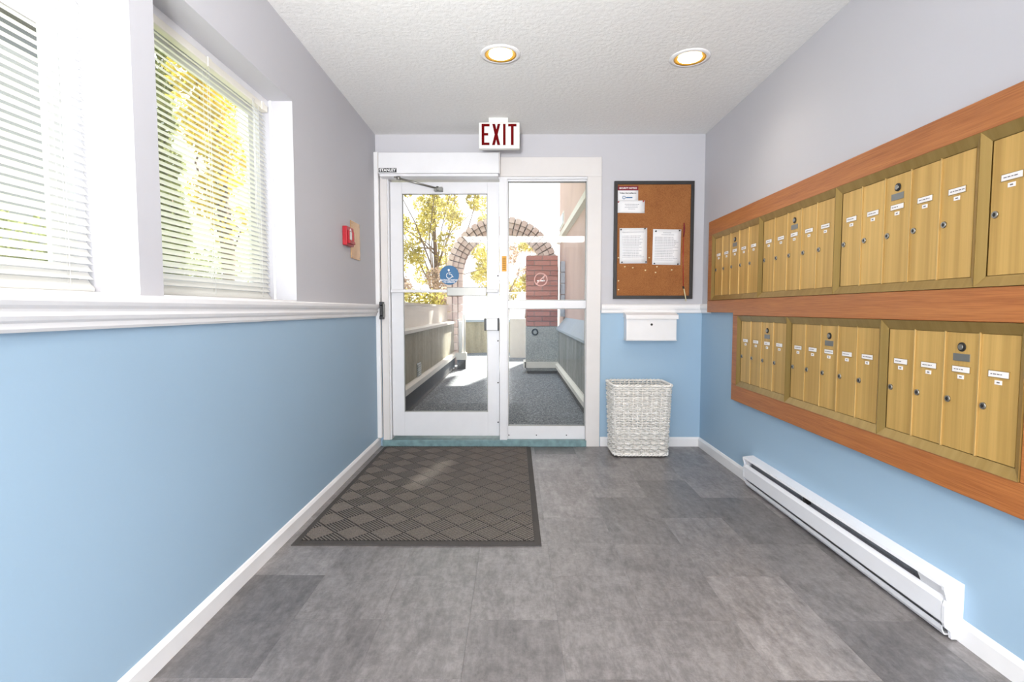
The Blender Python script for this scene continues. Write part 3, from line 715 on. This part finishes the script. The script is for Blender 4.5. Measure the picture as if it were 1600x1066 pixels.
# ------------------------------------------------------------------ baseboard heater
def heater():
    y0, y1 = 1.705, 3.225; t = thing('baseboard_heater', (XR, (y0+y1)/2, 0), 'long white electric baseboard heater low on the right wall', 'heater')
    X = lambda d: XR-d
    MB().prism([(X(0), .191), (X(.060), .187), (X(.063), .176), (X(.0615), .175), (X(.058), .183), (X(0), .186)], 'y', y0, y1).build('hood', M_HEAT, t)
    MB().prism([(X(.047), .142), (X(.050), .143), (X(.0605), .126), (X(.0605), .060), (X(.058), .056), (X(.057), .060), (X(.057), .125), (X(.048), .140)], 'y', y0+.004, y1-.004).build('front_panel', M_HEAT, t)
    MB().prism([(X(.013), .012), (X(.046), .012), (X(.054), .026), (X(.056), .044), (X(.053), .044), (X(.051), .028), (X(.045), .016), (X(.013), .016)], 'y', y0+.004, y1-.004).build('lower_lip', M_HEAT, t)
    MB().box(X(.016), X(.0005), y0+.002, y1-.002, .016, .184).build('back_plate', M_HEATIN, t)
    cap = [(X(.0), .006), (X(.035), .006), (X(.038), .030), (X(.056), .044), (X(.0615), .060), (X(.0615), .115), (X(.056), .135), (X(.060), .150), (X(.066), .170), (X(.066), .183), (X(.0), .191)]
    for a in (y0-.012, y1): MB().prism(cap, 'y', a, a+.012).build('end_cap', M_HEAT, t)
    for a, c in ((y0+.002, y0+.11), (y1-.05, y1-.002)): MB().prism([(X(.049), .143), (X(.0615), .175), (X(.058), .176), (X(.045), .145)], 'y', a, c).build('corner_cover', M_HEAT, t)
    m = MB()
    for k in range(110):
        yy = y0+.14+k*(y1-y0-.24)/110; m.box(X(.046), X(.018), yy, yy+.0012, .075, .135)
    m.tube([(X(.032), y0+.08, .105), (X(.032), y1-.06, .105)], .007, 8)
    m.build('heating_element', M_HEATIN, t, kind='stuff')
    MB().box(X(.05), X(.018), 2.56, 2.575, .10, .180).build('support', M_DARK, t)
heater()

# ------------------------------------------------------------------ mailboxes in their wooden surround
FX = 1.436      # face of the wood
ws = thing('mailbox_surround', (XR, 2.4, .49), 'red-brown wooden surround framing two rows of gold mailboxes on the right wall', 'frame')
def board(name, y0, y1, z0, z1, x=FX): return MB().box(x, XR, y0, y1, z0, z1).build(name, M_WOOD, ws, bevel=.003)
board('rail', .84, 3.992, 1.632, 1.735); board('stile', 3.905, 3.992, 1.157, 1.6315); board('rail', 3.5125, 3.992, 1.068, 1.1565); board('rail', .84, 3.512, 1.050, 1.1565, FX-.003)
board('stile', 3.432, 3.512, .5965, 1.0495, FX-.003); board('rail', 1.40, 3.512, .494, .596, FX-.003); board('stile', 1.40, 1.492, .5965, 1.0495, FX-.003); board('stile', .84, .925, 1.157, 1.6315)
DX = 1.4455      # face of the doors
def unit(y1, wdt, nd, z0, z1, label):
    y0 = y1-wdt
    t = thing('mailbox_unit', (XR, (y0+y1)/2, z0), label, 'mailbox', 'gold mailbox units on the right wall')
    fw = .026; xo = FX-.006
    MB().box(DX+.006, XR, y0+.002, y1-.002, z0+.002, z1-.002).build('case', M_GFRAME, t)
    # mitred frame with a sloping inner face
    def bar(pts_out, pts_in):
        vs = [(xo, *p) for p in pts_out]+[(DX-.001, *p) for p in pts_in]+[(XR-.002, *p) for p in pts_out]
        m = MB(); m.add(vs, [(0, 1, 3, 2), (2, 3, 5, 4), (0, 2, 4), (1, 5, 3), (0, 4, 5, 1)]); m.build('frame_bar', M_GFRAME, t)
    a, b_, c, d_ = y0+.0005, y1-.0005, z0+.0005, z1-.0005
    bar([(a, d_), (b_, d_)], [(a+fw, d_-fw-.008), (b_-fw, d_-fw-.008)]); bar([(a, c), (b_, c)], [(a+fw, c+fw+.006), (b_-fw, c+fw+.006)])
    bar([(a, c), (a, d_)], [(a+fw, c+fw+.006), (a+fw, d_-fw-.008)]); bar([(b_, c), (b_, d_)], [(b_-fw, c+fw+.006), (b_-fw, d_-fw-.008)])
    ya, yb = y0+fw+.001, y1-fw-.001; za, zb = z0+fw+.008, z1-fw-.010; pw = (yb-ya)/nd
    for k in range(nd):      # k = 0 is the far door
        e = yb-k*pw; s = e-pw; yc = (s+e)/2
        dr = MB().box(DX, DX+.005, s+.003, e-.003, za, zb).build('door', M_GOLD, t, bevel=.001)
        MB().box(DX-.0012, DX, yc-.036, yc+.036, zb-.130, zb-.108).build('name_frame', M_GFRAME, dr)
        MB().box(DX-.002, DX-.0012, yc-.033, yc+.033, zb-.128, zb-.110).build('name_plate', M_CARD, dr)
        MB().box(DX-.0012, DX, yc-.012, yc+.012, zb-.150, zb-.137).build('number_plate', M_CARD, dr)
        pr_ = MB(); q = -.026
        while q < random.uniform(.0, .026):
            l_ = random.uniform(.004, .012); pr_.box(DX-.0023, DX-.0020, yc-q-l_, yc-q, zb-.1205, zb-.1175); q += l_+.0025
        pr_.box(DX-.0015, DX-.0012, yc-.005, yc+.005, zb-.1455, zb-.1415); pr_.build('card_print', M_INK, dr, kind='stuff')
        lk = MB().cyl((DX, e-.020, zb-.222), 'x', .0115, -.004, 18, r2=.010).build('lock', M_STEEL, dr)
        MB().box(DX-.0048, DX-.0040, e-.022, e-.018, zb-.228, zb-.216).cyl((DX-.004, e-.020, zb-.222), 'x', .005, -.0006, 10).build('key_slot', M_DARK, dr)
        if k == 2:
            MB().cyl((DX, yc, zb-.046), 'x', .015, -.003, 20).build('lock_ring', M_DARK, dr); MB().cyl((DX-.003, yc, zb-.046), 'x', .009, -.004, 16).build('master_lock', M_STEEL, dr)
            MB().box(DX-.002, DX, yc-.032, yc+.032, zb-.092, zb-.068).build('lock_plate', M_GREYPL, dr)
        if k: MB().box(DX-.004, DX+.005, e-.0022, e+.0022, za-.002, zb+.004).build('bead', M_BEAD, t)
zu0, zu1, zl0, zl1 = 1.157, 1.6315, .5965, 1.0495
unit(3.905, .745, 5, zu0, zu1, 'upper row gold mailbox unit of five doors, farthest, next to the back corner')
unit(3.159, .745, 5, zu0, zu1, 'upper row gold mailbox unit of five doors, second from the back corner')
unit(2.413, .737, 5, zu0, zu1, 'upper row gold mailbox unit of five doors, third from the back corner')
unit(1.675, .745, 5, zu0, zu1, 'upper row gold mailbox unit cut off by the right edge of the photo')
unit(3.432, .622, 4, zl0, zl1, 'lower row gold mailbox unit of four doors, farthest from the viewer')
unit(2.809, .722, 5, zl0, zl1, 'lower row gold mailbox unit of five doors, in the middle')
unit(2.086, .593, 4, zl0, zl1, 'lower row gold mailbox unit of four doors, nearest, at the right edge of the photo')

# ------------------------------------------------------------------ outdoors
PL, PR = -1.13, .73            # path between these walls
Y0 = D+TW
struct(MB().box(-30, 30, 13.6, 80, -.3, -.02).build('ground', M_GROUND), 'pale sunlit paving beyond the entrance path')
struct(MB().box(-30, PL-.25, -8, 13.6, -.3, -.02).build('lawn', M_LAWN), 'lawn outside the left windows')
struct(MB().box(PL-.25, 2.4, Y0, 13.6, -.25, 0).build('path', M_AGG), 'grey exposed aggregate path outside the door')
struct(MB().box(-2.2, 2.1, Y0, 6.35, 3.02, 3.22).build('canopy', M_STUC), 'unseen canopy added to shade the entrance path')  # overhang added above the view to darken the porch
lw = struct(MB().box(PL-.2, PL, Y0, 9.78, 0, .84).build('retaining_wall', M_CONC), 'weathered concrete wall on the left of the outside path')
MB().prism([(PL, .22), (PL+.045, .225), (PL+.050, .29), (PL+.02, .312), (PL, .312)], 'y', Y0, 9.78).build('ledge', M_LEDGE, lw)
for k in range(6): MB().box(PL, PL+.012, Y0+.92*k+.003, min(9.78, Y0+.92*k+.917), 0, .2195).build('skirting_panel', M_SKIRT, lw)
MB().box(PL-.22, PL+.04, Y0, 9.785, .84, .875).build('cap', M_LEDGE, lw)
MB().box(PL-.2, PL-.12, Y0, 9.78, .8755, 1.14).build('parapet', M_LEDGE, lw); MB().box(PL-.22, PL-.10, Y0, 9.785, 1.1405, 1.17).build('parapet_cap', M_LEDGE, lw)
vt = MB().box(PL, PL+.008, 6.05, 6.30, .31, .47).build('vent', M_GREYPL, lw)
for k in range(5): MB().box(PL+.008, PL+.016, 6.07, 6.28, .33+k*.026, .342+k*.026).build('louvre', M_GREYPL, vt)
# right wall of the path belongs to the building
bd = thing('apartment_building', (1.6, 7.5, 0), 'pink stucco building on the right of the outside path', 'building')
MB().box(.85, 3.2, Y0, 8.0, .0, 9).box(.85, 2.1, 8.0, 10.255, 0, 4.3).build('wall', M_STUC, bd); wg = MB(); wg.box(2.15, 2.19, 10.3, 18.2, 0, 9.10).box(2.15, 2.19, 10.3, 18.2, 9.75, 13.5).box(2.15, 2.19, 10.3, 13.38, 9.10, 9.75).box(2.15, 2.19, 13.70, 18.2, 9.10, 9.75)  # unseen wing added to shade the path; slot and setback let sun in
wg.box(2.15, 9, 10.26, 10.3, 0, 13.5).box(2.19, 9, 18.16, 18.2, 0, 9.0); wg.build('shade_wing', M_STUC, bd); MB().box(2.15, 2.25, 18.2, 20.5, 11.0, 13.5).build('shade_slab', M_STUC, bd)  # high slab added out of view to shade the path's left side
MB().box(PR, .8495, Y0, 9.0, 0, .755).build('base_wall', M_CONCG, bd)
for k in range(5):
    a = Y0+k*.95; c = min(9.0, a+.945)
    MB().prism([(PR-.035, .745), (PR-.035, .775), (.8495, .955), (.8495, .755), (PR, .755), (PR, .745)], 'y', a, c).build('sloped_cap', M_CAPB, bd)
    MB().box(PR-.010, PR, a+.002, c, 0, .0995).build('skirting_panel', M_SKIRT, bd)
MB().prism([(PR, .10), (PR-.045, .105), (PR-.050, .165), (PR-.02, .19), (PR, .19)], 'y', Y0, 9.0).build('ledge', M_LEDGE, bd)
MB().prism([(.85, 2.33), (.79, 2.35), (.79, 2.44), (.85, 2.46)], 'y', Y0, 10.3).build('string_course', M_LEDGE, bd)
wn = MB().box(.835, .85, 9.3, 10.2, 2.57, 2.80).build('window', M_LEDGE, bd); MB().box(.828, .8345, 9.36, 10.14, 2.60, 2.77).build('pane', M_DGLASS, wn)
for k in range(5): MB().box(.775, .8495, 9.10, 9.28, .97+k*.19, 1.15+k*.19).build('glazed_block', plain('glazed_block', (206, 216, 230), .2, var=.12, nscale=12), bd, bevel=.008)
# brick pillar
pp = thing('brick_pillar', (.465, 9.2, 0), 'square pillar of red brick on a grey concrete base, right of the arch', 'pillar')
MB().box(.185, PR-.0, 9.0, 9.45, .05, .80).build('concrete_base', M_GRAN, pp)
MB().box(.165, PR+.01, 8.96, 8.9995, .10, .20).box(.145, .1845, 8.96, 9.45, .10, .20).build('ledge', M_LEDGE, pp)
MB().box(.21, PR-.02, 9.02, 9.45, 0, .05).build('foot', M_SKIRT, pp)
MB().box(.20, PR-.01, 9.018, 9.44, .80, 2.00).build('brick_core', M_MORT, pp)
rl = MB().lathe([(.035, 0), (.058, 0), (.058, -.012), (.035, -.012)], (.335, 9.0, .71), 'y', 20, closed=True).build('round_fitting', M_DARK, pp)
bmesh_cache = {}
def brick(parent, x0, x1, y0, y1, z0, z1, mat):
    key = (round(x1-x0, 3), round(y1-y0, 3), round(z1-z0, 3), mat.name)
    if key not in bmesh_cache:
        a, c, e = (x1-x0)/2, (y1-y0)/2, (z1-z0)/2; bmesh_cache[key] = MB().box(-a, a, -c, c, -e, e).mesh('brick', mat)
    o = bpy.data.objects.new('brick', bmesh_cache[key]); COL.objects.link(o); o.parent = parent; o.location = Vector(((x0+x1)/2, (y0+y1)/2, (z0+z1)/2))-wloc(parent)
for r in range(14):
    z = .806+r*.0852; xs = [.19, .455, .72] if r % 2 else [.19, .3225, .5875, .72]
    for a, c in zip(xs, xs[1:]): brick(pp, a+.006, c-.006, 8.998+random.uniform(0, .004), 9.02, z+.006, z+.080, M_BRICK)
    for a, c in ((9.02, 9.23), (9.23, 9.44)): brick(pp, .188, .201, a+.004, c-.004, z+.004, z+.081, M_BRICK)
# arch
AC = (-.235, 1.76); AY = 9.8
ar = thing('brick_arch', (AC[0], AY, 0), 'pale round brick arch over the path outside the glass door', 'arch')
rings = [(.93, 1.03, 0.0), (.835, .925, .05), (.74, .83, .10)]
for r0, r1, dy in rings:
    n = 26; da = math.pi/n; g = .011/r1
    pf = []
    for s in (1, -1):
        seq = np.linspace(da/2-g, -da/2+g, 3) if s == 1 else np.linspace(-da/2+g, da/2-g, 3)
        for q in seq: rr = r1 if s == 1 else r0; pf.append((rr*math.sin(q), rr*math.cos(q)))
    me = MB().prism(pf, 'y', dy, .40).mesh('brick', M_BRICKA)
    for i in range(n):
        o = bpy.data.objects.new('brick', me); COL.objects.link(o); o.parent = ar
        o.location = Vector((AC[0], AY+random.uniform(0, .006), AC[1]))-ar.location; o.rotation_euler = (0, math.pi/2-da*(i+.5), 0)
    nb = 12; hgt = (AC[1]-.05)/nb
    for i in range(nb):
        for sx in ((-1,) if i < 8 else (-1, 1)): 
            xa, xb = sorted((AC[0]+sx*r0, AC[0]+sx*r1)); brick(ar, xa+.003, xb-.003, AY+dy, AY+.40, .05+i*hgt+.004, .05+(i+1)*hgt-.004, M_BRICKA)
m = MB(); core = [(1.022*math.cos(a), 1.022*math.sin(a)) for a in np.linspace(0, math.pi, 30)]+[(.748*math.cos(a), .748*math.sin(a)) for a in np.linspace(math.pi, 0, 30)]
for i in range(29):
    q = [core[i], core[i+1], core[58-i], core[59-i]]; m.prism([(AC[0]+x, AC[1]+z) for x, z in q], 'y', AY+.12, AY+.385)
m.build('mortar_core', M_MORT, ar)
dp = thing('downpipe', (-1.02, 9.7, 0), 'white rainwater pipe at the left foot of the arch', 'pipe')
MB().tube([(-1.00, 9.70, .30), (-1.00, 9.70, .88)], .035, 12).tube([(-.93, 9.72, .22), (-.93, 9.72, 1.0)], .022, 10).build('pipe', M_RAIL, dp)
MB().box(-1.08, -.89, 9.66, 9.78, .17, .30).build('clamp', M_LEDGE, dp); MB().box(-1.06, -.91, 9.67, 9.77, 0, .17).build('foot', M_SKIRT, dp)
# far curved wall with railing
fwl = MB(); pts = [(-1.45+2.2*k/10, 13.1+.35*math.sin(math.pi*k/10)) for k in range(11)]
for (xa, ya), (xb, yb) in zip(pts, pts[1:]):
    fwl.prism([(xa, ya), (xb, yb), (xb, yb+.2), (xa, ya+.2)], 'z', -.02, .78)
fw_ = struct(fwl.build('boundary_wall', M_CONC), 'curved concrete wall closing the path beyond the arch')
cp = MB()
for (xa, ya), (xb, yb) in zip(pts, pts[1:]): cp.prism([(xa, ya-.03), (xb, yb-.03), (xb, yb+.23), (xa, ya+.23)], 'z', .7805, .84)
cp.build('cap', M_CAPB, fw_)
rg = thing('railing', (-.35, 13.4, .84), 'white metal railing on the far curved wall', 'railing')
for k in range(21):
    f_ = k/2.0; i = min(9, int(f_)); u = f_-i; xx = pts[i][0]*(1-u)+pts[i+1][0]*u; yy = pts[i][1]*(1-u)+pts[i+1][1]*u+.1
    MB().box(xx-.009, xx+.009, yy-.009, yy+.009, .84, 1.5).build('bar', M_RAIL, rg)
MB().tube([(x, y+.1, 1.51) for x, y in pts], .022, 8).build('top_rail', M_RAIL, rg)
ww = struct(MB().box(-.12, .9, 12.0, 12.25, 0, .88).build('whitened_wall', M_LEDGE), 'low wall seen left of the pillar, whitened as if sunlit')  # white colour stands in for sunlight on the concrete
ps = tag(MB().box(-1.52, -1.38, 12.0, 12.14, 0, 1.68).build('white_post', M_RAIL, bevel=.01), 'white post left of the arch behind the parapet', 'post')

def leaves(n, blobs, size, flat=.0):
    c = np.array([b[:3] for b in blobs]); r = np.array([b[3] for b in blobs]); pw = r**2; pw = pw/pw.sum()
    k = RNG.choice(len(blobs), n, p=pw); d = RNG.normal(size=(n, 3)); d /= np.linalg.norm(d, axis=1)[:, None]
    p = c[k]+d*(r[k]*RNG.uniform(.35, 1, n)**.5)[:, None]
    a = RNG.normal(size=(n, 3)); a /= np.linalg.norm(a, axis=1)[:, None]; b = np.cross(a, RNG.normal(size=(n, 3))); b /= np.linalg.norm(b, axis=1)[:, None]
    s = size*RNG.uniform(.6, 1.3, n)[:, None]; a *= s; b *= s*.5
    v = np.stack([p-a, p+b, p+a, p-b], 1).reshape(-1, 3); f = np.arange(4*n).reshape(-1, 4)
    return v, f
def leafmesh(name, v, f, mat, parent):
    me = bpy.data.meshes.new(name); me.vertices.add(len(v)); me.vertices.foreach_set('co', (v-np.array(wloc(parent))).ravel())
    me.loops.add(f.size); me.loops.foreach_set('vertex_index', f.ravel()); me.polygons.add(len(f)); me.polygons.foreach_set('loop_start', np.arange(len(f))*4)
    me.update(calc_edges=True); me.materials.append(mat); o = bpy.data.objects.new(name, me); COL.objects.link(o); o.parent = parent; o['kind'] = 'stuff'; return o
def tree(name, base, blobs, n, size, mat, label, trunk=.12):
    t = thing(name, base, label, 'tree'); b = Vector(base); top = max(q[2] for q in blobs)
    m = MB(); m.tube([b, b+Vector((.1, .05, (top-b.z)*.35)), b+Vector((0, 0, (top-b.z)*.75))], [trunk, trunk*.75, trunk*.35], 8); m.build('trunk', M_BARK, t)
    br = MB()
    for q in blobs[::3]:
        k = random.uniform(.25, .7); s = b+Vector((.1*k, .05*k, (top-b.z)*.75*k)); e = Vector(q[:3]); mid = (s+e)/2+Vector((random.uniform(-.35, .35), random.uniform(-.2, .2), random.uniform(-.35, .3)))
        br.tube([s, s.lerp(mid, .6), mid, e], [trunk*.26, trunk*.2, trunk*.15, trunk*.06], 5)
    br.build('branches', M_BARK, t)
    v, f = leaves(n, blobs, size); leafmesh('foliage', v, f, mat, t); return t
def blobs(c, r, z0, z1, k, rr): 
    return [(c[0]+random.uniform(-r, r), c[1]+random.uniform(-r, r), random.uniform(z0, z1), rr*random.uniform(.6, 1.2)) for _ in range(k)]
tree('pine_tree', (-2.9, 19, 0), blobs((-2.6, 19), 1.9, 2.0, 6.4, 60, .34), 13000, .055, M_LEAFY, 'yellow-green tree behind the arch seen through the door glass')
tree('pine_tree', (-.4, 23, 0), blobs((-.5, 23), 1.2, 1.6, 4.2, 20, .30), 6000, .055, M_LEAFY, 'smaller yellow-green tree seen under the arch')
tree('bare_tree', (.5, 26, 0), blobs((.6, 26), 1.1, 1.6, 4.6, 10, .5), 1500, .09, M_LEAFR, 'sparse pale russet tree seen through the sidelight')
tree('cypress_tree', (-4.2, 7.6, 0), [(-4.2+random.uniform(-.2, .2), 7.6+random.uniform(-.2, .2), z, min(.38, .18+.13*(z-2.2))) for z in np.linspace(2.2, 5.2, 18)], 4500, .055, M_LEAFC, 'yellow leafed tree outside the window nearer the door')
tree('dark_conifer', (-5.2, 7.95, 0), [(-5.2+random.uniform(-.06, .06), 7.95+random.uniform(-.1, .1), z, .34-.05*(z-1)) for z in np.linspace(.8, 4.9, 16)], 5000, .07, M_LEAFG, 'dark conifer left of the yellow tree outside the window')
t = thing('hedge', (-2.4, 11.5, 0), 'clipped yellow hedge above the parapet outside the door', 'hedge')
v, f = leaves(7000, [(-3.2+.16*k, 11.5+random.uniform(-.2, .2), .3+.25*j, .24) for k in range(11) for j in range(5)], .045); leafmesh('foliage', v, f, M_LEAFY, t)
MB().tube([(-2.4, 11.5, 0), (-2.4, 11.5, 1.0)], .04, 6).build('stem', M_BARK, t)
t = thing('flowering_shrub', (-2.7, 15.4, 0), 'loose pinkish shrub behind the yellow hedge', 'shrub')
v, f = leaves(5000, blobs((-2.7, 15.4), .9, .8, 2.2, 16, .34), .05); leafmesh('foliage', v, f, M_LEAFR, t); MB().tube([(-2.7, 15.4, 0), (-2.7, 15.4, 1.2)], .05, 6).build('stem', M_BARK, t)
t = thing('garden_hedge', (-6.2, 5, 0), 'olive green hedge outside the left windows', 'hedge')
v, f = leaves(24000, [(-6.2+random.uniform(-.2, .2), .2+.34*k, .3+.34*j, .36) for k in range(34) for j in range(6)], .05); leafmesh('foliage', v, f, M_LEAFG, t)
m = MB(); [m.tube([(-6.2, .4+k*1.2, 0), (-6.2, .4+k*1.2, 1.5)], .04, 6) for k in range(9)]; m.build('stems', M_BARK, t)
nb = thing('neighbour_house', (-15, 9, 0), 'grey sided house beyond the left window', 'house')
m = MB().box(-17, -13.0, 2, 15.5, 0, 8.6).build('wall', M_SIDING, nb); MB().box(-17.2, -12.8, 1.8, 15.7, 8.6, 8.75).build('roof', M_SKIRT, nb)
wn = MB().box(-13.0, -12.95, 3.2, 4.6, 3.4, 4.8).build('window', M_LEDGE, nb); MB().box(-12.95, -12.94, 3.3, 4.5, 3.5, 4.7).build('pane', M_DGLASS, wn)
